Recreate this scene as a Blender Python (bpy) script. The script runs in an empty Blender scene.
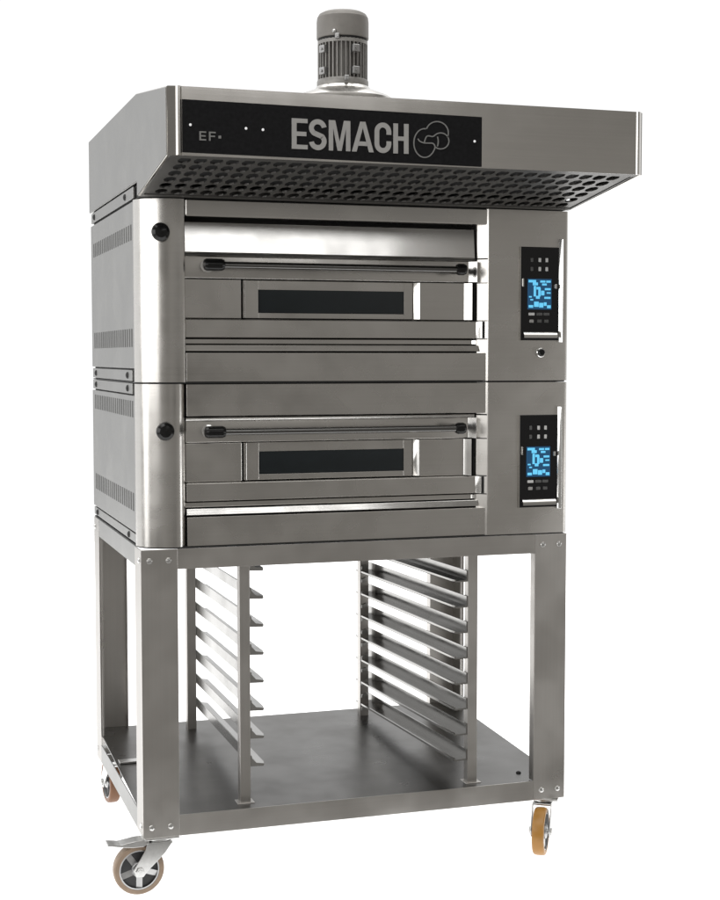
import bpy, bmesh, math, random
from mathutils import Vector, Matrix
random.seed(7)
S = bpy.context.scene
COL = S.collection
PI = math.pi
FZ = 0.03                      # floor level
BASE = Vector((0.557, 0.40, FZ))

# ------------------------------------------------------------------ materials
def nodes(name):
    m = bpy.data.materials.new(name); m.use_nodes = True
    nt = m.node_tree; b = nt.nodes['Principled BSDF']
    return m, nt, b

def steel(name, base, rough, grain=(3, 3, 260), smudge=0.10, bump=0.02, var=0.07, edge=1.0):
    """brushed stainless sheet: fine grain in one direction, faint hand smears"""
    m, nt, b = nodes(name)
    N, L = nt.nodes.new, nt.links.new
    tc = N('ShaderNodeTexCoord'); mp = N('ShaderNodeMapping')
    mp.inputs['Scale'].default_value = grain
    L(tc.outputs['Object'], mp.inputs['Vector'])
    n1 = N('ShaderNodeTexNoise'); n1.inputs['Scale'].default_value = 1.0; n1.inputs['Detail'].default_value = 3
    L(mp.outputs['Vector'], n1.inputs['Vector'])
    n2 = N('ShaderNodeTexNoise'); n2.inputs['Scale'].default_value = 7.0; n2.inputs['Detail'].default_value = 2.5
    n2.inputs['Roughness'].default_value = 0.62
    L(tc.outputs['Object'], n2.inputs['Vector'])
    mr = N('ShaderNodeMapRange'); mr.inputs['From Min'].default_value = 0.3; mr.inputs['From Max'].default_value = 0.7
    mr.inputs['To Min'].default_value = rough - var; mr.inputs['To Max'].default_value = rough + var
    L(n2.outputs['Fac'], mr.inputs['Value']); L(mr.outputs['Result'], b.inputs['Roughness'])
    mx = N('ShaderNodeMix'); mx.data_type = 'RGBA'
    mx.inputs['A'].default_value = (*[c * (1 - smudge) for c in base], 1)
    mx.inputs['B'].default_value = (*[min(1, c * (1 + smudge)) for c in base], 1)
    ad = N('ShaderNodeMath'); ad.operation = 'MULTIPLY_ADD'
    ad.inputs[1].default_value = 0.5
    L(n1.outputs['Fac'], ad.inputs[0])
    h = N('ShaderNodeMath'); h.operation = 'MULTIPLY'; h.inputs[1].default_value = 0.5
    L(n2.outputs['Fac'], h.inputs[0]); L(h.outputs[0], ad.inputs[2])
    L(ad.outputs[0], mx.inputs['Factor']); L(mx.outputs['Result'], b.inputs['Base Color'])
    b.inputs['Metallic'].default_value = 1.0; b.inputs['Specular Tint'].default_value = (edge, edge, edge, 1)
    bp = N('ShaderNodeBump'); bp.inputs['Strength'].default_value = bump * 10; bp.inputs['Distance'].default_value = 0.0006
    s2 = N('ShaderNodeMath'); s2.operation = 'ADD'
    n3 = N('ShaderNodeTexNoise'); n3.inputs['Scale'].default_value = 3.5; n3.inputs['Detail'].default_value = 1
    L(tc.outputs['Object'], n3.inputs['Vector'])
    k3 = N('ShaderNodeMath'); k3.operation = 'MULTIPLY'; k3.inputs[1].default_value = 3.0
    L(n3.outputs['Fac'], k3.inputs[0])
    k1 = N('ShaderNodeMath'); k1.operation = 'MULTIPLY'; k1.inputs[1].default_value = 0.12
    L(n1.outputs['Fac'], k1.inputs[0]); L(k1.outputs[0], s2.inputs[0]); L(k3.outputs[0], s2.inputs[1])
    L(s2.outputs[0], bp.inputs['Height']); L(bp.outputs['Normal'], b.inputs['Normal'])
    return m

def plain(name, base, rough=0.5, metal=0.0, spec=0.5, noise=0.12, scale=60, coat=0.0, emit=None, es=0.0):
    m, nt, b = nodes(name)
    N, L = nt.nodes.new, nt.links.new
    tc = N('ShaderNodeTexCoord'); n = N('ShaderNodeTexNoise'); n.inputs['Scale'].default_value = scale
    n.inputs['Detail'].default_value = 4
    L(tc.outputs['Object'], n.inputs['Vector'])
    mx = N('ShaderNodeMix'); mx.data_type = 'RGBA'
    mx.inputs['A'].default_value = (*[c * (1 - noise) for c in base], 1)
    mx.inputs['B'].default_value = (*[min(1, c * (1 + noise)) for c in base], 1)
    L(n.outputs['Fac'], mx.inputs['Factor']); L(mx.outputs['Result'], b.inputs['Base Color'])
    b.inputs['Roughness'].default_value = rough; b.inputs['Metallic'].default_value = metal
    b.inputs['Specular IOR Level'].default_value = spec; b.inputs['Coat Weight'].default_value = coat
    if emit:
        b.inputs['Emission Color'].default_value = (*emit, 1); b.inputs['Emission Strength'].default_value = es
    return m

WARM = (0.60, 0.583, 0.556)
M = {}
M['sheet'] = steel('brushed_steel_sheet', WARM, 0.27)
M['hoodsheet'] = steel('brushed_steel_hood', WARM, 0.16, var=0.025)
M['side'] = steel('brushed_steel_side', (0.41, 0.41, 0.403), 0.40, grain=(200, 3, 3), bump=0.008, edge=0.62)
M['pillar'] = steel('brushed_steel_pillar', (0.60, 0.585, 0.56), 0.27, grain=(3, 3, 260))
M['frame'] = steel('brushed_steel_frame', (0.60, 0.582, 0.558), 0.34, grain=(200, 200, 3), edge=0.6)
M['rail'] = steel('brushed_steel_rail', (0.56, 0.542, 0.518), 0.34, grain=(3, 3, 200), edge=0.6)
M['polish'] = steel('polished_steel', (0.66, 0.65, 0.63), 0.17, bump=0.006, smudge=0.05, var=0.04)
M['polish_mottled'] = steel('mottled_reflection_steel', (0.48, 0.465, 0.44), 0.30, smudge=0.55, var=0.12)  # dark blotches are broken reflections put into the colour
M['mirror'] = steel('mirror_polished_steel', (0.80, 0.79, 0.77), 0.16, bump=0.004, smudge=0.04, var=0.04)
M['bar'] = plain('shaded_chrome_bar', (0.17, 0.168, 0.164), 0.16, 1.0, noise=0.05)  # chrome darkened to carry the shadow lines around the bar
M['chrome'] = plain('bright_chrome', (0.80, 0.80, 0.79), 0.16, 1.0, noise=0.03)
M['shelf'] = steel('dimmed_shelf_steel', (0.135, 0.132, 0.127), 0.33, grain=(3, 200, 3), bump=0.004)  # base darkened as if the steel mirrored a dim room
M['runner'] = steel('runner_steel', (0.46, 0.455, 0.445), 0.22, grain=(60, 3, 60), bump=0.02, edge=0.8)
M['runner_dark'] = steel('darker_runner_steel', (0.38, 0.375, 0.365), 0.18, grain=(60, 3, 60), bump=0.02, edge=0.8)  # darker copy of the runner steel, right rack only
M['polish_wavy'] = steel('wavy_polished_steel', (0.66, 0.65, 0.63), 0.15, bump=0.16, smudge=0.12, var=0.05)
M['gap'] = plain('black_gap', (0.012, 0.012, 0.012), 0.7)
M['filter'] = steel('filter_steel', (0.12, 0.117, 0.112), 0.45, grain=(60, 60, 60))
M['vent'] = steel('vent_steel', (0.21, 0.21, 0.207), 0.5, grain=(200, 3, 3), bump=0.004, edge=0.30)
M['panel'] = plain('black_sign_panel', (0.009, 0.009, 0.010), 0.5, spec=0.12, noise=0.7, scale=120)
M['letter'] = plain('grey_print', (0.36, 0.355, 0.345), 0.5, noise=0.1)
M['letter_dim'] = plain('dim_grey_print', (0.20, 0.20, 0.195), 0.5, noise=0.15)
M['black'] = plain('black_plastic', (0.008, 0.008, 0.008), 0.20, spec=0.3)
M['glass'] = plain('dark_oven_glass', (0.016, 0.021, 0.024), 0.10, spec=0.5, noise=0.2, scale=14)
M['ctrl'] = plain('black_control_glass', (0.006, 0.006, 0.007), 0.22, spec=0.4)
M['key'] = plain('lit_key', (0.45, 0.45, 0.44), 0.4, emit=(1, 1, 1), es=0.10)
M['keydim'] = plain('unlit_key', (0.10, 0.10, 0.10), 0.4)
M['lcd'] = plain('lcd_blue', (0.01, 0.03, 0.06), 0.25, emit=(0.006, 0.050, 0.115), es=1.0)
M['lcdtxt'] = plain('lcd_cyan', (0.05, 0.2, 0.3), 0.4, emit=(0.13, 0.55, 0.85), es=0.95)
M['led'] = plain('indicator_white', (0.6, 0.6, 0.6), 0.4, emit=(1, 1, 1), es=0.4)
M['cast'] = plain('grey_cast_aluminium', (0.31, 0.302, 0.29), 0.5, 0.55, noise=0.25, scale=90)
M['cover'] = plain('grey_fan_cover_paint', (0.215, 0.205, 0.192), 0.5, 0.25, noise=0.15, scale=50)
M['zinc'] = plain('zinc_plate', (0.62, 0.62, 0.61), 0.28, 1.0, noise=0.15, scale=80)
M['amber'] = plain('amber_polyurethane', (0.34, 0.165, 0.03), 0.38, noise=0.2, scale=30)
M['tan'] = plain('worn_tan_polyurethane', (0.235, 0.17, 0.118), 0.5, noise=0.25, scale=40)
M['brown'] = plain('brown_polyurethane', (0.15, 0.062, 0.022), 0.45, noise=0.25, scale=30)
M['hub'] = plain('dark_wheel_hub', (0.020, 0.020, 0.021), 0.5)
M['alu'] = plain('wheel_aluminium', (0.45, 0.45, 0.45), 0.35, 0.9, noise=0.2)
M['white'] = plain('white_floor_sheet', (0.88, 0.88, 0.88), 0.6, noise=0.01, scale=4, spec=0.3)

# ------------------------------------------------------------------ mesh helpers
class MB:
    def __init__(s): s.bm = bmesh.new()
    def _merge(s, t):
        me = bpy.data.meshes.new('t'); t.to_mesh(me); t.free(); s.bm.from_mesh(me); bpy.data.meshes.remove(me)
    def box(s, x0, x1, y0, y1, z0, z1, bev=0.0, seg=2):
        t = bmesh.new(); bmesh.ops.create_cube(t, size=1)
        for v in t.verts:
            v.co = Vector(((x0 + x1) / 2 + v.co.x * (x1 - x0), (y0 + y1) / 2 + v.co.y * (y1 - y0), (z0 + z1) / 2 + v.co.z * (z1 - z0)))
        if bev: bmesh.ops.bevel(t, geom=t.edges[:], offset=bev, segments=seg, affect='EDGES', profile=0.5, clamp_overlap=True)
        s._merge(t); return s
    def prism(s, poly, a, b, axis='x', bev=0.0, seg=2):
        """poly: 2-D outline; axis x -> (y,z), y -> (x,z), z -> (x,y)"""
        def P(u, v, w):
            return {'x': (w, u, v), 'y': (u, w, v), 'z': (u, v, w)}[axis]
        t = bmesh.new()
        A = [t.verts.new(P(u, v, a)) for u, v in poly]; B = [t.verts.new(P(u, v, b)) for u, v in poly]
        n = len(poly)
        t.faces.new(A); t.faces.new(B[::-1])
        for i in range(n): t.faces.new((A[i], B[i], B[(i + 1) % n], A[(i + 1) % n]))
        bmesh.ops.recalc_face_normals(t, faces=t.faces[:])
        if bev: bmesh.ops.bevel(t, geom=t.edges[:], offset=bev, segments=seg, affect='EDGES', profile=0.5, clamp_overlap=True)
        s._merge(t); return s
    def lathe(s, prof, origin, axis=(0, 0, 1), n=40):
        """prof: list of (radius, height along axis)"""
        t = bmesh.new(); ax = Vector(axis).normalized()
        q = Vector((0, 0, 1)).rotation_difference(ax).to_matrix()
        o = Vector(origin); rings = []
        for r, h in prof:
            if r < 1e-6: rings.append([t.verts.new(o + q @ Vector((0, 0, h)))])
            else: rings.append([t.verts.new(o + q @ Vector((r * math.cos(2 * PI * i / n), r * math.sin(2 * PI * i / n), h))) for i in range(n)])
        for a, b in zip(rings, rings[1:]):
            for i in range(n):
                j = (i + 1) % n
                f = [a[i % len(a)], a[j % len(a)], b[j % len(b)], b[i % len(b)]]
                u = []
                for v in f:
                    if v not in u: u.append(v)
                if len(u) > 2: t.faces.new(u)
        bmesh.ops.recalc_face_normals(t, faces=t.faces[:])
        s._merge(t); return s
    def cyl(s, p, q, r, n=24, bev=0.0):
        p = Vector(p); q = Vector(q); h = (q - p).length; b = min(bev, r * .6, h * .4)
        if b: prof = [(0, 0), (r - b, 0), (r - b * .3, b * .3), (r, b), (r, h - b), (r - b * .3, h - b * .3), (r - b, h), (0, h)]
        else: prof = [(0, 0), (r, 0), (r, h), (0, h)]
        return s.lathe(prof, p, q - p, n)
    def quad(s, pts):
        s.bm.faces.new([s.bm.verts.new(p) for p in pts]); return s
    def xform(s, mat):
        bmesh.ops.transform(s.bm, matrix=mat, verts=s.bm.verts[:]); return s
    def build(s, name, mat, parent=None, smooth=18, label=None):
        me = bpy.data.meshes.new(name)
        bmesh.ops.translate(s.bm, verts=s.bm.verts[:], vec=-BASE if parent else Vector((0, 0, 0)))
        s.bm.to_mesh(me); s.bm.free()
        me.materials.append(M[mat])
        if smooth:
            me.polygons.foreach_set('use_smooth', [True] * len(me.polygons))
            me.set_sharp_from_angle(angle=math.radians(smooth))
        o = bpy.data.objects.new(name, me); COL.objects.link(o)
        if parent: o.parent = parent
        if label: o['label'] = label
        return o

# ------------------------------------------------------------------ the oven
oven = bpy.data.objects.new('bakery_oven', None); COL.objects.link(oven)
oven.location = BASE; oven.empty_display_size = 0.2
oven['label'] = 'two-deck stainless steel bakery oven with black-signed hood on an open tray stand with castors'
oven['category'] = 'oven'
W, DP = 1.114, 0.80

# ---- wheeled stand -----------------------------------------------------
Z0, Z1 = 0.175, 0.875
def bolt(m, p, ax, r=0.0075):
    m.lathe([(0, -.004), (r, -.004), (r, 0.001), (r * .8, .0035), (r * .3, .005), (0, .005)], p, ax, 14)

def leg(x, y, sx, sy):
    """folded angle leg; (x,y) outer corner, sx/sy point inwards"""
    m = MB(); w = 0.089; t = 0.003
    xs = lambda a, b: sorted((x + sx * a, x + sx * b)); ys = lambda a, b: sorted((y + sy * a, y + sy * b))
    m.box(*xs(0, w), *ys(0, t), Z0, Z1, 0.0012)
    m.box(*xs(0, t), *ys(t + .0002, w), Z0, Z1, 0.0012)
    m.box(*xs(w - t, w), *ys(t + .0002, 0.030), Z0 + .05, Z1 - .05, 0.001)
    m.box(*xs(0.005, 0.011), *ys(w - t, w), Z0 + .052, Z1 - .052, 0.001)
    o = m.build('leg', 'frame', oven)
    for zz in (Z0 + .026, Z1 - .027):
        for a in (0.021, 0.067):
            b = MB(); bolt(b, (x + sx * a, y, zz), (0, -sy, 0)); b.build('bolt', 'zinc', o)
        b = MB(); bolt(b, (x, y + sy * 0.022, zz), (-sx, 0, 0)); b.build('bolt', 'zinc', o)
for x, y, sx, sy in ((0, 0, 1, 1), (W, 0, -1, 1), (0, DP, 1, -1), (W, DP, -1, -1)): leg(x, y, sx, sy)

for zz in (Z0, Z1 - 0.049):
    h = 0.051 if zz == Z0 else 0.049
    for y in (0.0008, DP - 0.0038):
        MB().box(0.0892, W - 0.0892, y, y + 0.003, zz, zz + h, 0.0004).box(0.0892, W - 0.0892, y - .015 if y > .4 else y + .0032, y if y > .4 else y + .018, zz, zz + .003, 0).build('rail', 'rail', oven)
    for x in (0.0008, W - 0.0038):
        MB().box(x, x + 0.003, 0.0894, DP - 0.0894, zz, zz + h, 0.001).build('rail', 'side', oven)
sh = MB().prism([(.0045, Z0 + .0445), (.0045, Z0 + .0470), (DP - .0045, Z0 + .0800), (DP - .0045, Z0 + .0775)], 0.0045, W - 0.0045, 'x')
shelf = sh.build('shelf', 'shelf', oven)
b = MB(); bolt(b, (1.02, 0.085, Z0 + .0505), (0, 0, 1), .007); b.build('bolt', 'gap', shelf)
b = MB().box(0.012, .085, .44, .47, Z0 + .0660, Z0 + .0715, .001); b.build('tab', 'zinc', shelf)

# ---- tray runners ------------------------------------------------------
SH = Z0 + .0477
def rack_post(xf, y, dz=.001):
    m = MB(); SH = Z0 + .0477 + dz
    m.box(xf, xf + 0.0265, y, y + 0.0022, SH, Z1 - .002, 0.0008)
    m.box(xf, xf + 0.0022, y + .0024, y + 0.026, SH, Z1 - .002, 0.0006)
    m.box(xf + .0243, xf + 0.0265, y + .0024, y + 0.026, SH, Z1 - .002, 0.0006)
    return m
rack_post(0.252, 0.052).box(.244, .288, .046, .085, SH, SH + .003, .001).build('rack_post', 'frame', oven)
rack_post(0.252, 0.715, .028).build('rack_post', 'frame', oven)
rack_post(0.857, 0.045).box(.85, .893, .038, .08, SH, SH + .003, .001).build('rack_post', 'frame', oven)
rp = rack_post(0.780, 0.715, .028)
post = rp.build('rack_post', 'frame', oven)
for k in range(15):
    zz = SH + .045 + .039 * k
    MB().prism([(.7825, zz), (.8030, zz + .004), (.8030, zz + .013), (.7960, zz + .016), (.7825, zz + .010)], .7095, .7148, 'y', .0012).build('hook', 'zinc', post)
levels = [0.806 - 0.0702 * k for k in range(8)]
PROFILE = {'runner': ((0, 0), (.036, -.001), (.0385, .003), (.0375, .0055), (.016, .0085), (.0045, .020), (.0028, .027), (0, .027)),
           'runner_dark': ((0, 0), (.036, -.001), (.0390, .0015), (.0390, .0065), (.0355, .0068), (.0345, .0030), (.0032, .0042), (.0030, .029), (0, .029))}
def runner(xf, xb, y0, y1, z, s, mat='runner'):
    """tray runner: upright web against the posts, sloping lip towards the tray; s = +1 lip to the right"""
    t = bmesh.new()
    def ring(x, y, k=1.0):
        return [t.verts.new((x + s * u * k, y, z + v)) for u, v in PROFILE[mat]]
    A = ring(xf, y0, .9); A2 = ring(xf, y0 + .02); B = ring(xb, y1)
    t.faces.new(A); t.faces.new(B[::-1])
    for P, Q in ((A, A2), (A2, B)):
        n = len(P)
        for i in range(n): t.faces.new((P[i], Q[i], Q[(i + 1) % n], P[(i + 1) % n]))
    bmesh.ops.recalc_face_normals(t, faces=t.faces[:])
    m = MB(); m._merge(t)
    o = m.build('tray_runner', mat, oven, smooth=8)
    return o
for z in levels:
    runner(0.2795, 0.2795, 0.055, 0.742, z, 1)

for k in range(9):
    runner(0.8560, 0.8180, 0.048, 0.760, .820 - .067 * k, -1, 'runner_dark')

# ---- castors -----------------------------------------------------------
def caster(x, y, ang, tyre, brake=False, hubmat='hub'):
    """swivel castor at (x,y); ang = direction (radians) in which the wheel trails"""
    R = 0.062; d = Vector((math.cos(ang), math.sin(ang), 0)); ax = Vector((-d.y, d.x, 0))
    T = Matrix.Translation((x, y, 0)) @ Matrix.Rotation(ang, 4, 'Z')   # local +x = trail, local y = axle
    zc = FZ + R; tr = 0.052
    m = MB().box(-.042, .042, -.042, .042, .1705, .1745, .001)
    m.lathe([(0, .160), (.026, .160), (.031, .163), (.031, .167), (.024, .1706), (0, .1706)], (0, 0, 0))
    root = m.xform(T).build('caster', 'zinc', oven)
    f = MB()
    f.box(-.028, .034, -.026, .026, .1535, .1600, .002)
    for s in (-1, 1):
        yy = sorted((s * .0225, s * .026))
        f.prism([(-.028, .157), (.034, .157), (.040, .140), (tr + .016, zc + .004), (tr + .010, zc - .014), (tr - .008, zc - .015), (tr - .018, zc - .002), (-.010, .132)], *yy, axis='y', bev=.0012)
    f.xform(T).build('fork', 'zinc', root)
    t = MB()
    w = .0155
    t.lathe([(R - .013, -w), (R - .004, -w), (R - .001, -w + .003), (R, -.006), (R, .006), (R - .001, w - .003), (R - .004, w), (R - .013, w)], (tr, 0, zc), (0, 1, 0), 56)
    t.xform(T).build('tyre', tyre, root)
    h = MB()
    h.lathe([(0, -.008), (R - .0131, -.008), (R - .0131, .008), (0, .008)], (tr, 0, zc), (0, 1, 0), 48)
    wh = h.xform(T).build('wheel', hubmat, root)
    sp = MB()
    sp.lathe([(0, -.016), (.017, -.016), (.019, -.013), (.019, .013), (.017, .016), (0, .016)], (tr, 0, zc), (0, 1, 0), 32)
    sp.lathe([(R - .0165, -.0145), (R - .0132, -.0145), (R - .0132, .0145), (R - .0165, .0145)], (tr, 0, zc), (0, 1, 0), 48)
    for k in range(5):
        a = 2 * PI * k / 5 + .3
        q = bmesh.new(); bmesh.ops.create_cube(q, size=1)
        for v in q.verts: v.co = Vector((.018 + (v.co.x + .5) * .029, v.co.y * .016, v.co.z * (.013 - .004 * (v.co.y > 0))))
        # spoke plane is x-z of the castor, thickness along the axle
        bmesh.ops.transform(q, matrix=Matrix.Translation((tr, 0, zc)) @ Matrix.Rotation(a, 4, 'Y') @ Matrix(((1, 0, 0, 0), (0, 0, 1, 0), (0, 1, 0, 0), (0, 0, 0, 1))), verts=q.verts[:])
        for v in q.verts: v.co.y *= 1.7
        bmesh.ops.recalc_face_normals(q, faces=q.faces[:])
        sp._merge(q)
    sp.xform(T).build('hub', 'alu', root)
    a = MB().cyl((tr, -.031, zc), (tr, .031, zc), .0065, 16, .0015)
    for s in (-1, 1):
        a.cyl((tr, s * .0262, zc), (tr, s * .0305, zc), .0105, 6, .001)
    a.xform(T).build('axle', 'zinc', root)
    if brake:
        p = MB().prism([(.028, .166), (.060, .1655), (.100, .159), (.128, .163), (.130, .1595), (.101, .1545), (.070, .150), (.040, .150), (.028, .158)], -.021, .021, 'y', .0012)
        p.prism([(.050, .152), (.075, .150), (.084, .1405), (.066, .138), (.052, .145)], -.012, .012, 'y', .001)
        p.xform(T).build('brake_pedal', 'zinc', root)
    return root
caster(0.046, 0.040, PI, 'tan', True)
caster(1.074, 0.042, math.radians(237), 'amber')
caster(0.046, 0.757, math.radians(95), 'brown')
caster(1.066, 0.757, math.radians(95), 'amber')

# ---- decks -------------------------------------------------------------
def deck(zb, top, upper):
    body = MB()
    body.box(0.008, W - .008, 0.065, DP, zb + .001, top - .001, 0.0)
    # black filler below the deck, added to keep the joint dark
    body.box(.0800, W - .0100, .0014, .0648, zb - .0022, zb + .0011).box(.0020, W - .0020, .0660, DP - .002, zb - .0019, zb + .0009)
    casing = body.build('deck_casing', 'gap', oven)
    P = lambda z0, z1: MB().box(0.0, 0.0078, 0.0705, DP + .002, z0, z1, .0012)
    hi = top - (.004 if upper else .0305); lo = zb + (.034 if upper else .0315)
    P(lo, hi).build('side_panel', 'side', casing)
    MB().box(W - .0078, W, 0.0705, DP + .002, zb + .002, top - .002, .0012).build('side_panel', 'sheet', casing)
    # louvred vent strips in the left side
    for z0, z1 in ((zb + .082, zb + .126), (zb + .310, zb + .350)) if not upper else ((1.358, 1.402), (1.614, 1.652)):
        v = MB()
        y = .090
        while y < .745:
            v.box(-.0005, 0.0004, y, y + .0165, z0, z1, 0.0002, 1); y += .0340
        vent = v.build('side_vent', 'vent', casing)
    # left corner pillar, softly rolled sheet
    a, b = .092, .068
    prof = []
    for i in range(0, 19):
        th = i / 18 * PI / 2
        prof.append((a * (1 - math.cos(th)), b * (1 - math.sin(th))))
    if upper: prof += [(.104, 0.0), (.1075, .0006), (.1105, .0022), (.1125, .0050), (.1132, .009), (.1132, .0645), (0.0, .0645)]
    else:
        prof = [q for q in prof if q[0] < .080]
        prof += [(.0850 + .0280 * math.sin(t), .0005 + .024 * (1 - math.cos(t))) for t in [k / 12 * 1.45 for k in range(13)]]
        prof += [(.1132, .0645), (0.0, .0645)]
    MB().prism([(u * .97 + .0025, v + .0012) for u, v in prof], zb - .0022, zb + .0010, 'z').build('seam', 'gap', casing)  # black filler added under the pillar so no bright gap shows
    MBp = MB().prism(prof, zb + .0012, top - .0012, 'z')
    pil = MBp.build('corner_pillar', 'pillar', casing, smooth=20)
    zk, xk = (zb + .355, .0535) if upper else (zb + .280, .061)
    k = MB().lathe([(0, -.012), (.013, -.012), (.013, .004), (.0205, .006), (.022, .012), (.0205, .018), (.014, .0235), (.006, .0255), (0, .026)], (xk, .004, zk), (-.08, -1, 0.0), 32)
    k.build('knob', 'black', casing)
    # control column on the right with its rolled left edge
    cprof = [(.8655, .0645), (.8655, .026), (.8675, .0215), (.8890, .0022), (.8905, .0010), (.893, 0.0), (W - .012, 0.0), (W - .006, .0012), (W - .0015, .0050), (W, .012), (W, .0645)]
    MB().prism(cprof, zb + .0012, top - .0012, 'z').build('control_column', 'sheet', casing, smooth=20)
    # fascia sheets
    fx0, fx1 = .1140, .8900
    MB().box(fx0, fx1, .005, .064, zb + .0015, zb + .0715, .0010).build('fascia', 'sheet', casing)
    if upper:
        MB().box(fx0, fx1, .004, .064, zb + .3955, top - .0005, .003).build('fascia', 'polish_soft', casing)
        # open steam flap, tipped back
        fl = MB().prism([(.0135, zb + .3115), (.0176, zb + .3465), (.0214, zb + .3825), (.030, zb + .3825), (.022, zb + .3115)], .1145, .8580, 'x', .0006)
        fl.build('steam_flap', 'mirror', casing)
    else:
        MB().box(fx0, fx1, .005, .064, zb + .3145, top - .0015, .0010).build('fascia', 'sheet', casing)
    # sill: sloping bright ledge under the door
    MB().prism([(.013, zb + .0755), (.0174, zb + .0905), (.060, zb + .0905), (.060, zb + .0755)], .1145, .8700, 'x', .0008).build('sill', 'polish_mottled' if upper else 'polish_wavy', casing)
    MB().box(.8618, .8652, .0270, .0646, zb + .074, zb + .384).build('recess_shade', 'gap', casing)  # black strip added over the recess wall to shade the gap
    # joints across the rolled edge of the column, where the hinge plates meet
    for za, zz in ((.2475, .2500), (.1520, .1545), (.1055, .1080), (.3080, .3115)):
        MB().prism([(.8654, .0255), (.8672, .0208), (.8885, .0018), (.8895, .0040), (.8700, .0300)], zb + za, zb + zz, 'z').build('hinge_joint', 'gap', casing)
    MB().prism([(.8775, .0116), (.8830, .0064), (.8840, .0090), (.8790, .0140)], zb + .1085, zb + .1515, 'z').build('hinge_joint', 'gap', casing)
    # ---- door
    d = MB()
    d.box(.1145, .8555, .022, .050, zb + .2500, zb + .3030, .003, 3)          # handle band
    d.box(.1145, .2535, .025, .050, zb + .1545, zb + .2485, .0015)            # left block
    d.box(.7150, .8330, .025, .050, zb + .1545, zb + .2485, .0012)            # right block
    d.box(.1145, .8700, .020, .050, zb + .1080, zb + .1525, .0025)            # lower rail
    d.box(.1145, .8700, .032, .050, zb + .0930, zb + .1045, .001)
    door = d.build('oven_door', 'sheet', oven)
    MB().prism([(.0150, zb + .3036), (.0165, zb + .3104), (.0180, zb + .3112), (.050, zb + .3112), (.050, zb + .3036)], .1145, .8600, 'x', .0004).build('door_lip', 'polish', door)
    # left-facing edges of the door that catch the light
    def flare(xa, xb, ya, yb, z0, z1):
        MB().prism([(xa, .052), (xa, ya), (xb, yb), (xb, .052)], z0, z1, 'z', .0006).build('edge_trim', 'polish', door)
    flare(.6990, .7145, .0405, .0245, zb + .1555, zb + .2475)
    flare(.8335, .8500, .0260, .0100, zb + .1550, zb + .2480)
    flare(.8440, .8620, .0225, .0060, zb + .2505, zb + .3025)
    flare(.8640, .8770, .0210, .0080, zb + .1085, zb + .1520)
    flare(.8570, .8660, .0300, .0210, zb + .0935, zb + .1040)
    # recessed window bay
    w = MB()
    wx0, wx1, wz0, wz1 = .299, .676, zb + .1690, zb + .2250
    X0, X1, ZA, ZB, Y = .2605, .6985, zb + .1555, zb + .2475, .0365
    w.box(X0, wx0, Y, .050, ZA, ZB, .0008); w.box(wx1, X1, Y, .050, ZA, ZB, .0008)
    w.box(wx0 + .0001, wx1 - .0001, Y, .050, ZA, wz0, .0008); w.box(wx0 + .0001, wx1 - .0001, Y, .050, wz1, ZB, .0008)
    fr = w.build('window_frame', 'sheet', door)
    MB().box(.2625, .2665, .0290, .0364, ZA, ZB, .0008).build('window_trim', 'polish', door)
    MB().box(wx0 + .0003, wx1 - .0003, .0405, .0495, wz0 + .0003, wz1 - .0003).build('window', 'glass', door)
    # handle: bar between two black ends on stand-offs
    hz = zb + (.2795 if upper else .2775)
    MB().cyl((.165, -.026, hz), (.805, -.026, hz), .0080, 24).build('handle', 'bar', door)
    for x0, x1 in ((.150, .203), (.790, .820)):
        c = MB().cyl((x0, -.026, hz), (x1, -.026, hz), .0145, 28, .009)
        xm = (x0 + .020) if x0 < .5 else x1 - .013
        c.cyl((xm, -.026, hz), (xm, .021, hz), .0095, 20)
        c.build('handle_end', 'black', door)
    MB().lathe([(.0096, .0), (.016, .0), (.016, .003), (.0096, .0045)], (.170, .0219, hz), (0, -1, 0), 24).build('handle_rose', 'chrome', door)

    # ---- control panel
    pz0, pz1 = zb + .1040, zb + .3420
    if not upper: pz0, pz1 = zb + .0690, zb + .3075
    cp = MB().box(.9775, 1.0835, -.0035, .006, pz0, pz1, .0015)
    panel = cp.build('control_panel', 'ctrl', oven)
    H = pz1 - pz0
    MB().prism([(1.0838, -.003), (1.0912, -.0125), (1.0935, -.0120), (1.0935, .002), (1.0838, .002)], pz0 - .005, pz1 + .021, 'z', .0008).build('chrome_trim', 'chrome', panel)
    MB().prism([(.9755, .001), (.9755, -.005), (.9772, -.005), (.9772, .001)], pz0, pz1, 'z').build('panel_edge', 'sheet', panel)
    lip = []
    for i in range(9):
        t = i / 8 * 1.25
        lip.append((-.0036 - .012 * math.sin(t), pz0 + .022 - .016 * (1 - math.cos(t)) ))
    lip += [(-.0145, pz0 + .0062), (-.0036, pz0 + .0062)]
    MB().prism(lip, .9835, 1.0770, 'x').build('panel_lip', 'polish', panel)
    sx0, sx1 = .9975, 1.0625
    sz0, sz1 = pz0 + .081, pz0 + .155
    disp = MB().box(sx0 - .001, sx1 + .001, -.0046, -.0030, sz0 - .002, sz1 + .002, .0006).build('display', 'lcd', panel)
    rd = MB(); yt = (-.0056, -.0044)
    def g(u0, u1, v0, v1): rd.box(sx0 + u0 * (sx1 - sx0), sx0 + u1 * (sx1 - sx0), *yt, sz0 + v0 * (sz1 - sz0), sz0 + v1 * (sz1 - sz0), .0004, 1)
    rd2 = []
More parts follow.
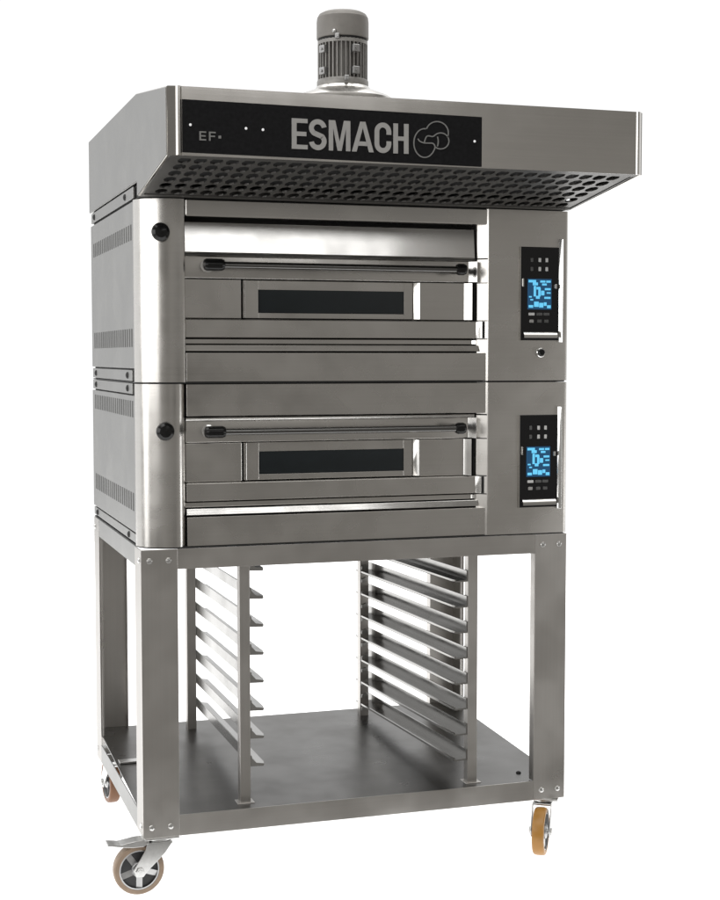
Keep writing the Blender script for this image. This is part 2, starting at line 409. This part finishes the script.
    for u0, u1, v0, v1 in ((.02, .34, .90, .985), (.20, .42, .80, .90), (.52, .74, .90, .97), (.78, .97, .90, .97), (.60, .80, .80, .87),
                           (.24, .34, .42, .78), (.36, .52, .66, .75), (.44, .54, .42, .72), (.34, .50, .34, .44), (.56, .70, .46, .62),
                           (.72, .97, .64, .71), (.80, .97, .52, .57), (.70, .97, .34, .41), (.04, .16, .38, .43), (.10, .22, .28, .33),
                           (.03, .22, .03, .12), (.26, .46, .06, .24), (.48, .66, .04, .20), (.68, .80, .10, .22), (.82, .98, .02, .12)):
        g(u0, u1, v0, v1)
    rd.build('readout', 'lcdtxt', panel)
    def keys(zs, mats, h, wd):
        for z in zs:
            for u, mt in zip((.16, .50, .80), mats):
                x = sx0 + u * (sx1 - sx0)
                MB().box(x - wd, x + wd, -.0056, -.003, z - h, z + h, min(h, wd) * .7, 2).build('key', mt, panel)
    keys((pz1 - .033, pz1 - .056), ('keydim', 'key', 'key'), .0052, .0036)
    keys((pz0 + .067,), ('key', 'keydim', 'keydim'), .0035, .0085)
    keys((pz0 + .049,), ('letter', 'keydim', 'keydim'), .0040, .0060)
    MB().box(.9800, .9845, -.0095, -.003, pz0 + .136, pz0 + .158, .0015).build('clip', 'chrome', panel)
    MB().box(1.0705, 1.0770, -.0095, -.003, pz0 + .132, pz0 + .144, .0015).build('clip', 'chrome', panel)
    if upper:
        o = MB().lathe([(0, 0), (.012, 0), (.012, .006), (.0105, .0075), (.0090, .0075)], (1.0345, .0002, zb + .0725), (0, -1, 0), 28).build('button', 'chrome', panel)
        MB().lathe([(.0089, .004), (.0089, .0105), (.0065, .0135), (0, .0145)], (1.0345, .0002, zb + .0725), (0, -1, 0), 28).build('button_cap', 'black', panel)

M['polish_soft'] = steel('soft_polished_steel', (0.62, 0.605, 0.58), 0.25, bump=0.006)
deck(1.2725, 1.7085, True)
deck(0.8775, 1.2705, False)

# joining strips with screws on the left side
def strip(z0, z1, y1=DP - .001, y0=.110, screws=(.175, .730)):
    o = MB().box(.0012, .0075, y0, y1, z0, z1, .001).build('joining_strip', 'side', oven)
    for y in screws:
        b = MB(); bolt(b, (.0012, y, (z0 + z1) / 2), (-1, 0, 0), .0085); b.build('bolt', 'gap', o)
strip(1.7120, 1.7395, y0=.072, screws=(.190, .735))
strip(1.2755, 1.3020)
strip(1.2440, 1.2695)
strip(.8830, .9045, y0=.072)

# ---- extraction hood ---------------------------------------------------
HX0, HX1, HY = 0.0, 1.117, -.381
hood = MB()
# side cheeks
cheek = [(-.374, 1.7565), (-.374, 1.9005), (.002, 1.9475), (DP + .02, 1.9475), (DP + .02, 1.7430), (-.006, 1.7430), (-.006, 1.7095)]
hood.prism(cheek, HX0, HX0 + .006, 'x', .001); hood.prism(cheek, HX1 - .006, HX1, 'x', .001)
# front sheet with turned-back corners
fp = [(HX0 + .0015, -.3765), (HX0 + .0185, -.3805), (HX0 + .0190, -.3840), (HX0 + .0215, -.3865), (HX0 + .0270, -.3865), (HX0 + .0295, -.3835), (HX0 + .031, HY),
      (HX1 - .0190, HY), (HX1 - .0165, -.3835), (HX1 - .0130, -.3835), (HX1 - .0060, -.3790), (HX1 - .0015, -.3730), (HX1 - .0060, -.3705), (HX1 - .0190, -.3780), (HX0 + .0300, -.3780), (HX0 + .0060, -.3705)]
hood.prism(fp, 1.7570, 1.9010, 'z')
# roof: sloping front part, flat rear part, back sheet
hood.prism([(-.3695, 1.8990), (-.3695, 1.9012), (.002, 1.9470), (DP + .019, 1.9470), (DP + .019, 1.7440), (DP + .016, 1.7440), (DP + .016, 1.9440), (.002, 1.9440)], HX0 + .0062, HX1 - .0062, 'x')
# filter bay rim along front and back
HO = hood.build('extraction_hood', 'hoodsheet', oven, smooth=22)
# outer skin of the left cheek keeps the side's finish
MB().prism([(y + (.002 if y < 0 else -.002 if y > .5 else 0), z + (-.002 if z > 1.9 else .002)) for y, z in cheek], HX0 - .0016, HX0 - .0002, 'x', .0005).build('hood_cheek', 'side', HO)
MB().prism([(-.3776, 1.7575), (-.3776, 1.7700), (-.350, 1.7700), (-.350, 1.7550)], HX0 + .0062, HX1 - .0062, 'x', .001).build('filter_frame', 'filter', HO)
MB().prism([(-.020, 1.7115), (-.020, 1.7300), (-.0005, 1.7300), (-.0005, 1.7095)], HX0 + .0062, HX1 - .0062, 'x', .001).build('filter_frame', 'filter', HO)
# lid over the decks, closes the plenum behind the filters
MB().box(.009, W - .009, .0, DP, 1.7100, 1.7420).build('plenum', 'gap', HO)
MB().prism([(-.3690, 1.795), (-.3690, 1.797), (-.002, 1.7445), (-.002, 1.7425)], HX0 + .0065, HX1 - .0065, 'x').build('plenum_ceiling', 'gap', HO)

# grease filter: sheet with staggered rows of holes, each hole with real depth
gf = MB(); bm = gf.bm
def fpt(u, v, d=0.0):
    # u along x, v from front (0) to back (1), d upwards
    return (u, -.3500 + v * .3300, 1.7580 - v * .0440 + d)
ncol, nrow = 30, 6
x0, x1 = .030, HX1 - .030
cw, ch = (x1 - x0) / ncol, 1.0 / nrow
TH = .004
for r in range(nrow):
    sh_ = 0.0
    edges = [x0 - cw + sh_ + cw * i for i in range(ncol + 2)]
    for ex in edges:
        a, b = max(ex, x0 - .018), min(ex + cw, x1 + .018)
        if b - a < .004: continue
        v0, v1 = r * ch, (r + 1) * ch
        cu, cv_, ru, rv = (a + b) / 2, (v0 + v1) / 2, (b - a) * .415, ch * .455
        if b - a > cw * .8:
            OP = [(b, cv_), (b, v1), (cu, v1), (a, v1), (a, cv_), (a, v0), (cu, v0), (b, v0)]
            IP = [(cu + ru * math.cos(k * PI / 4), cv_ + rv * math.sin(k * PI / 4)) for k in range(8)]
            O = [bm.verts.new(fpt(*q)) for q in OP]; I = [bm.verts.new(fpt(*q)) for q in IP]; T = [bm.verts.new(fpt(*q, d=TH)) for q in IP]
            for k in range(8):
                q = (k + 1) % 8
                bm.faces.new((O[k], O[q], I[q], I[k])); bm.faces.new((I[k], I[q], T[q], T[k]))
        else: bm.faces.new([bm.verts.new(fpt(*q)) for q in ((a, v0), (b, v0), (b, v1), (a, v1))])
gf.build('grease_filter', 'filter', HO, smooth=0)
# side bars of the filter bay
for xa, xb in ((HX0 + .0064, x0 - .0184), (x1 + .0184, HX1 - .0064)):
    MB().prism([(-.3495, 1.7560), (-.3495, 1.7680), (-.0205, 1.7250), (-.0205, 1.7115)], xa, xb, 'x', .0008).build('filter_frame', 'filter', HO)

# black sign panel
PY = HY - .0008
MB().prism([(.0318, 1.7650), (.0330, 1.8760), (.7110, 1.8680), (.7100, 1.7555)] if False else [(.0320, 1.7635), (.0320, 1.8735), (.7105, 1.8695), (.7105, 1.7595)], PY - .0014, PY, 'y').build('sign_panel', 'panel', HO)
LY0, LY1 = PY - .0026, PY - .0013
def ngon(m, pts):
    m.prism(pts, LY0, LY1, 'y')
def ribbon(m, pts, w, closed=False):
    n = len(pts); L = []; R = []
    for i, p in enumerate(pts):
        a = pts[i - 1] if (i > 0 or closed) else pts[i]; b = pts[(i + 1) % n] if (i < n - 1 or closed) else pts[i]
        t = Vector((b[0] - a[0], b[1] - a[1])); t.normalize(); nn = Vector((-t.y, t.x)) * w / 2
        L.append((p[0] + nn.x, p[1] + nn.y)); R.append((p[0] - nn.x, p[1] - nn.y))
    t = bmesh.new()
    vs = [[t.verts.new((q[0], y, q[1])) for q in side] for side in (L, R) for y in (LY0, LY1)]
    Lf, Lb, Rf, Rb = vs
    for i in range(n if closed else n - 1):
        j = (i + 1) % n
        t.faces.new((Lf[i], Lf[j], Rf[j], Rf[i])); t.faces.new((Lf[i], Lb[i], Lb[j], Lf[j])); t.faces.new((Rf[i], Rf[j], Rb[j], Rb[i]))
    if not closed:
        t.faces.new((Lf[0], Rf[0], Rb[0], Lb[0])); t.faces.new((Lf[-1], Lb[-1], Rb[-1], Rf[-1]))
    bmesh.ops.recalc_face_normals(t, faces=t.faces[:]); m._merge(t)
def smoothline(P, k=8, closed=False):
    out = []; n = len(P)
    for i in range(n if closed else n - 1):
        p0, p1, p2, p3 = (P[(i - 1) % n] if closed or i > 0 else P[i]), P[i], P[(i + 1) % n], (P[(i + 2) % n] if closed or i + 2 < n else P[(i + 1) % n])
        for q in range(k):
            t = q / k
            out.append(tuple(0.5 * (2 * b + (c - a) * t + (2 * a - 5 * b + 4 * c - d) * t * t + (3 * b - a - 3 * c + d) * t ** 3) for a, b, c, d in zip(p0, p1, p2, p3)))
    if not closed: out.append(P[-1])
    return out
def glyph(m, ch, x0, x1, z0, z1, w):
    X = lambda u: x0 + u * (x1 - x0); Zc = lambda v: z0 + v * (z1 - z0)
    Wd, Ht = x1 - x0, z1 - z0; wx, wz = w / Wd, w / Ht * .86
    pts = lambda L: [(X(u), Zc(v)) for u, v in L]
    if ch == 'E': ngon(m, pts([(0, 0), (1, 0), (1, wz), (wx, wz), (wx, .5 - wz / 2), (.92, .5 - wz / 2), (.92, .5 + wz / 2), (wx, .5 + wz / 2), (wx, 1 - wz), (1, 1 - wz), (1, 1), (0, 1)]))
    if ch == 'F': ngon(m, pts([(0, 0), (wx, 0), (wx, .5 - wz / 2), (.9, .5 - wz / 2), (.9, .5 + wz / 2), (wx, .5 + wz / 2), (wx, 1 - wz), (1, 1 - wz), (1, 1), (0, 1)]))
    if ch == 'H': ngon(m, pts([(0, 0), (wx, 0), (wx, .5 - wz / 2), (1 - wx, .5 - wz / 2), (1 - wx, 0), (1, 0), (1, 1), (1 - wx, 1), (1 - wx, .5 + wz / 2), (wx, .5 + wz / 2), (wx, 1), (0, 1)]))
    if ch == 'M': ngon(m, pts([(0, 0), (wx * .92, 0), (wx * .92, .74), (.5 - wx * .42, 0), (.5 + wx * .42, 0), (1 - wx * .92, .74), (1 - wx * .92, 0), (1, 0), (1, 1), (1 - wx * 1.35, 1), (.5, .30), (wx * 1.35, 1), (0, 1)]))
    if ch == 'A':
        ngon(m, pts([(0, 0), (wx, 0), (.5, .80), (.5, 1), (.5 - wx * .55, 1)])); ngon(m, pts([(1, 0), (.5 + wx * .55, 1), (.5001, 1), (.5001, .80), (1 - wx, 0)]))
        ngon(m, pts([(wx + .062, .20), (1 - wx - .062, .20), (1 - wx - .115, .20 + wz), (wx + .115, .20 + wz)]))
    hw = w / 2
    def arc(cx, cz, rx, rz, a0, a1, n=14):
        return [(cx + rx * math.cos(math.radians(a0 + (a1 - a0) * i / n)), cz + rz * math.sin(math.radians(a0 + (a1 - a0) * i / n))) for i in range(n + 1)]
    if ch == 'C':
        rx = Wd / 2 - hw; cx = (x0 + x1) / 2; rz = rx * 1.05
        zt, zl = z1 - hw * .9 - rz, z0 + hw * .9 + rz
        ribbon(m, [(cx + rx, zt - .006), (cx + rx, zt)][:2] + arc(cx, zt, rx, rz, 8, 180) + arc(cx, zl, rx, rz, 180, 352) + [(cx + rx, zl), (cx + rx, zl + .006)], w)
    if ch == 'S':
        rx = Wd / 2 - hw; cx = (x0 + x1) / 2; zm = (z0 + z1) / 2
        rt = (z1 - hw * .9 - zm) / 2
        zt, zl = zm + rt, zm - rt
        ribbon(m, arc(cx, zt, rx, rt, 8, 200, 18) + smoothline([(cx - rx * .72, zt - rt * .72), (cx, zm), (cx + rx * .72, zl + rt * .72)], 6)[1:] + arc(cx, zl, rx, rt, 20, -172, 18), w)
lt = MB()
for ch, a, b in (('E', .2695, .3050), ('S', .3080, .3475), ('M', .3525, .4015), ('A', .4050, .4550), ('C', .4570, .4955), ('H', .5005, .5360)):
    glyph(lt, ch, a, b, 1.7805, 1.8455, .0108)
lt.build('lettering', 'letter', HO, smooth=0)
ef = MB()
glyph(ef, 'E', .0680, .0825, 1.7895, 1.8085, .0034); glyph(ef, 'F', .0885, .1030, 1.7895, 1.8085, .0034)
ef.box(.1090, .1150, LY0, LY1, 1.7950, 1.8010, .0006)
ef.build('lettering', 'letter_dim', HO, smooth=0)
em = MB()
def epx(a, b): return (.5484 + (a - 180) / 410 * .0826 , 1.8375 - (b - 350) / 12 * .00222 + (a - 320) * .0000065)
def ell(cx, cy, rx, ry, a0, a1, n=16):
    return [(cx + rx * math.cos(math.radians(a0 + (a1 - a0) * k / n)), cy - ry * math.sin(math.radians(a0 + (a1 - a0) * k / n))) for k in range(n + 1)]
for P in (ell(452, 396, 132, 132, 160, -25), ell(306, 520, 126, 170, 84, 345) + [(405, 524), (350, 520), (298, 518), (250, 500), (226, 470)],
          ell(494, 493, 97, 95, -130, 128) + [(400, 442), (350, 434), (322, 452), (302, 512)], ell(425, 500, 40, 90, 40, -40, 6)):
    ribbon(em, smoothline([epx(*p) for p in P], 3), .0026)
em.build('emblem', 'letter_dim', HO, smooth=0)
for x, z in ((.0490, 1.8210), (.1690, 1.8190), (.2060, 1.8180), (.6930, 1.8150)):
    MB().lathe([(0, .0022), (.0018, .002), (.0028, .0008), (.0028, -.001)], (x, PY - .0014, z), (0, -1, 0), 16).build('indicator_light', 'led', HO)

# fan motor on its dished mounting flange
MX, MY, MZ = .628, .40, 2.063
mot = MB()
mot.lathe([(0, MZ), (.055, MZ), (.055, MZ + .128), (0, MZ + .128)], (MX, MY, 0), n=48)
for k in range(36):
    a = 2 * PI * k / 36
    t = bmesh.new(); bmesh.ops.create_cube(t, size=1)
    for v in t.verts: v.co = Vector((.0610 + v.co.x * .013, v.co.y * .0028, MZ + .068 + v.co.z * .108))
    bmesh.ops.rotate(t, cent=(0, 0, 0), matrix=Matrix.Rotation(a, 3, 'Z'), verts=t.verts[:])
    bmesh.ops.translate(t, verts=t.verts[:], vec=(MX, MY, 0)); mot._merge(t)
mot.lathe([(.058, MZ), (.069, MZ), (.070, MZ + .004), (.070, MZ + .014), (.0685, MZ + .018), (.058, MZ + .018)], (MX, MY, 0), n=48)
mot.lathe([(.058, MZ + .112), (.0675, MZ + .112), (.0675, MZ + .121), (.058, MZ + .121)], (MX, MY, 0), n=48)
motor = mot.build('fan_motor', 'cast', HO, smooth=30)
cv = MB().lathe([(.0615, MZ + .1275), (.0695, MZ + .1275), (.0705, MZ + .130), (.0705, MZ + .172), (.069, MZ + .184), (.064, MZ + .193), (.054, MZ + .1985), (.035, MZ + .201), (0, MZ + .2015)], (MX, MY, 0), n=48)
cv.build('fan_cover', 'cover', motor)
MB().lathe([(.0540, MZ + .121), (.0660, MZ + .121), (.0660, MZ + .128), (.0540, MZ + .128)], (MX, MY, 0), n=48).build('seam', 'gap', motor)
va = math.atan2(-3.9, -1.21)
for da, zz in ((-.85, .030), (-.85, .088), (.52, .030), (.52, .088), (-.20, .118), (.15, .008)):
    a = va + da
    t = MB().box(-.010, .010, -.010, .010, -.010, .010, .002) if zz < .11 and zz > .02 else MB().box(-.008, .010, -.006, .006, -.007, .007, .0015)
    t.cyl((.009, 0, 0), (.0135, 0, 0), .0045, 10)
    t.xform(Matrix.Translation((MX, MY, MZ + zz + .006)) @ Matrix.Rotation(a, 4, 'Z') @ Matrix.Translation((.066, 0, 0)))
    t.build('lug', 'alu', motor)
for da, zz in ((-.32, .137), (.02, .1985)):
    a = va + da
    r = .071 if zz < .15 else .030
    b = MB(); bolt(b, (MX + r * math.cos(a), MY + r * math.sin(a), MZ + zz), (math.cos(a), math.sin(a), 0) if zz < .15 else (0, 0, 1), .006); b.build('bolt', 'zinc', motor)
MB().lathe([(.142, 1.9478), (.142, 2.018), (.139, 2.028), (.128, 2.036), (.100, 2.047), (.078, 2.055), (.072, 2.0628), (0, 2.0628)], (MX, MY, 0), n=64).build('mounting_flange', 'polish_soft', HO)

# ------------------------------------------------------------------ setting
fl = MB().quad([(-3.2, -.22, FZ), (4.2, -.22, FZ), (4.2, 7, FZ), (-3.2, 7, FZ)])
nm, nnt, nb = nodes('translucent_white_floor')
tr = nnt.nodes.new('ShaderNodeBsdfTranslucent'); tr.inputs['Color'].default_value = (.92, .92, .92, 1)  # translucent so the lamp below lifts shadows off the floor
ms = nnt.nodes.new('ShaderNodeMixShader'); ms.inputs[0].default_value = .6
nb.inputs['Base Color'].default_value = (.88, .88, .88, 1); nb.inputs['Roughness'].default_value = .6; nb.inputs['Specular IOR Level'].default_value = .2
nnt.links.new(nb.outputs[0], ms.inputs[1]); nnt.links.new(tr.outputs[0], ms.inputs[2]); nnt.links.new(ms.outputs[0], nnt.nodes['Material Output'].inputs['Surface'])
M['white'] = nm
floor = fl.build('floor', 'white', None, smooth=0); floor['kind'] = 'structure'

# ------------------------------------------------------------------ world light and unseen lamps
wd = bpy.data.worlds.new('World'); S.world = wd; wd.use_nodes = True
nt = wd.node_tree; N, L = nt.nodes.new, nt.links.new
bg = nt.nodes['Background']; tc = N('ShaderNodeTexCoord'); sx = N('ShaderNodeSeparateXYZ')
L(tc.outputs['Generated'], sx.inputs[0])
def mrange(src, a, b, smooth=True):
    m = N('ShaderNodeMapRange'); m.inputs['From Min'].default_value = a; m.inputs['From Max'].default_value = b
    m.interpolation_type = 'SMOOTHSTEP' if smooth else 'LINEAR'
    L(src, m.inputs['Value']); return m.outputs['Result']
back = mrange(sx.outputs['Y'], -0.05, 0.35); zen = mrange(sx.outputs['Z'], 0.62, 0.90)
mx = N('ShaderNodeMix'); mx.data_type = 'RGBA'
mx.inputs['A'].default_value = (.250, .240, .225, 1); mx.inputs['B'].default_value = (1.06, 1.06, 1.06, 1)
L(back, mx.inputs['Factor'])
nz = N('ShaderNodeTexNoise'); nz.inputs['Scale'].default_value = 3.2; nz.inputs['Detail'].default_value = 1.5
L(tc.outputs['Generated'], nz.inputs['Vector'])
rm = N('ShaderNodeMapRange'); rm.inputs['From Min'].default_value = .35; rm.inputs['From Max'].default_value = .65
rm.inputs['To Min'].default_value = .62; rm.inputs['To Max'].default_value = 1.38
L(nz.outputs['Fac'], rm.inputs['Value'])
room = N('ShaderNodeVectorMath'); room.operation = 'SCALE'; room.inputs[0].default_value = (.250, .240, .225)
L(rm.outputs['Result'], room.inputs['Scale']); L(room.outputs['Vector'], mx.inputs['A'])
m2 = N('ShaderNodeMix'); m2.data_type = 'RGBA'; m2.inputs['B'].default_value = (3.2, 3.17, 3.1, 1)
L(zen, m2.inputs['Factor']); L(mx.outputs['Result'], m2.inputs['A'])
L(m2.outputs['Result'], bg.inputs['Color']); bg.inputs['Strength'].default_value = 1.0

def area_lamp(name, loc, target, sx_, sy_, radiance, col=(1, 1, 1)):
    l = bpy.data.lights.new(name, 'AREA'); l.shape = 'RECTANGLE'; l.size = sx_; l.size_y = sy_
    l.energy = radiance * PI * sx_ * sy_; l.color = col
    o = bpy.data.objects.new(name, l); COL.objects.link(o); o.location = loc
    o.rotation_euler = (Vector(target) - Vector(loc)).to_track_quat('-Z', 'Y').to_euler()
    return o
area_lamp('window_light', (-2.9, -1.5, 1.97), (0, -.2, 1.70), 4.0, 1.5, 3.2, (1, .99, .98))
area_lamp('pillar_fill', (3.3, -1.5, .68), (.1, 0, 1.0), .9, .6, 4.0)  # unseen lamp added for the highlight on the lower pillar's right edge
area_lamp('underfloor_fill', (.5, 3.25, -.55), (.5, 3.25001, 1), 8.0, 8.0, 2.1)  # unseen lamp added below the floor to wash out the oven's shadow
area_lamp('flap_fill', (1.20, -3.6, 2.74), (.5, 0, 1.6), 1.4, .24, 2.4)  # unseen lamp added to whiten the steam flap
area_lamp('trim_fill', (-2.9, -.60, .88), (.85, 0, 1.1), .9, .75, 2.6)  # unseen lamp added to brighten the left-facing door trims

# ------------------------------------------------------------------ camera
cd = bpy.data.cameras.new('camera'); cam = bpy.data.objects.new('camera', cd); COL.objects.link(cam)
yaw, pitch, roll = 0.3131203625, 0.0624276136, -0.0001456
f = Vector((math.sin(yaw) * math.cos(pitch), math.cos(yaw) * math.cos(pitch), -math.sin(pitch)))
r = Vector((math.cos(yaw), -math.sin(yaw), 0)); u = r.cross(f)
cam.matrix_world = Matrix(((r.x, u.x, -f.x, -.5843145), (r.y, u.y, -f.y, -3.4968193), (r.z, u.z, -f.z, 1.3332823), (0, 0, 0, 1)))
cd.sensor_fit = 'HORIZONTAL'; cd.sensor_width = 36; cd.lens = 1484.788 / 720 * 36
cd.clip_start = .05; cd.clip_end = 200
S.camera = cam
S.view_settings.view_transform = 'Standard'; S.view_settings.look = 'None'
S.view_settings.exposure = 0; S.view_settings.gamma = 1
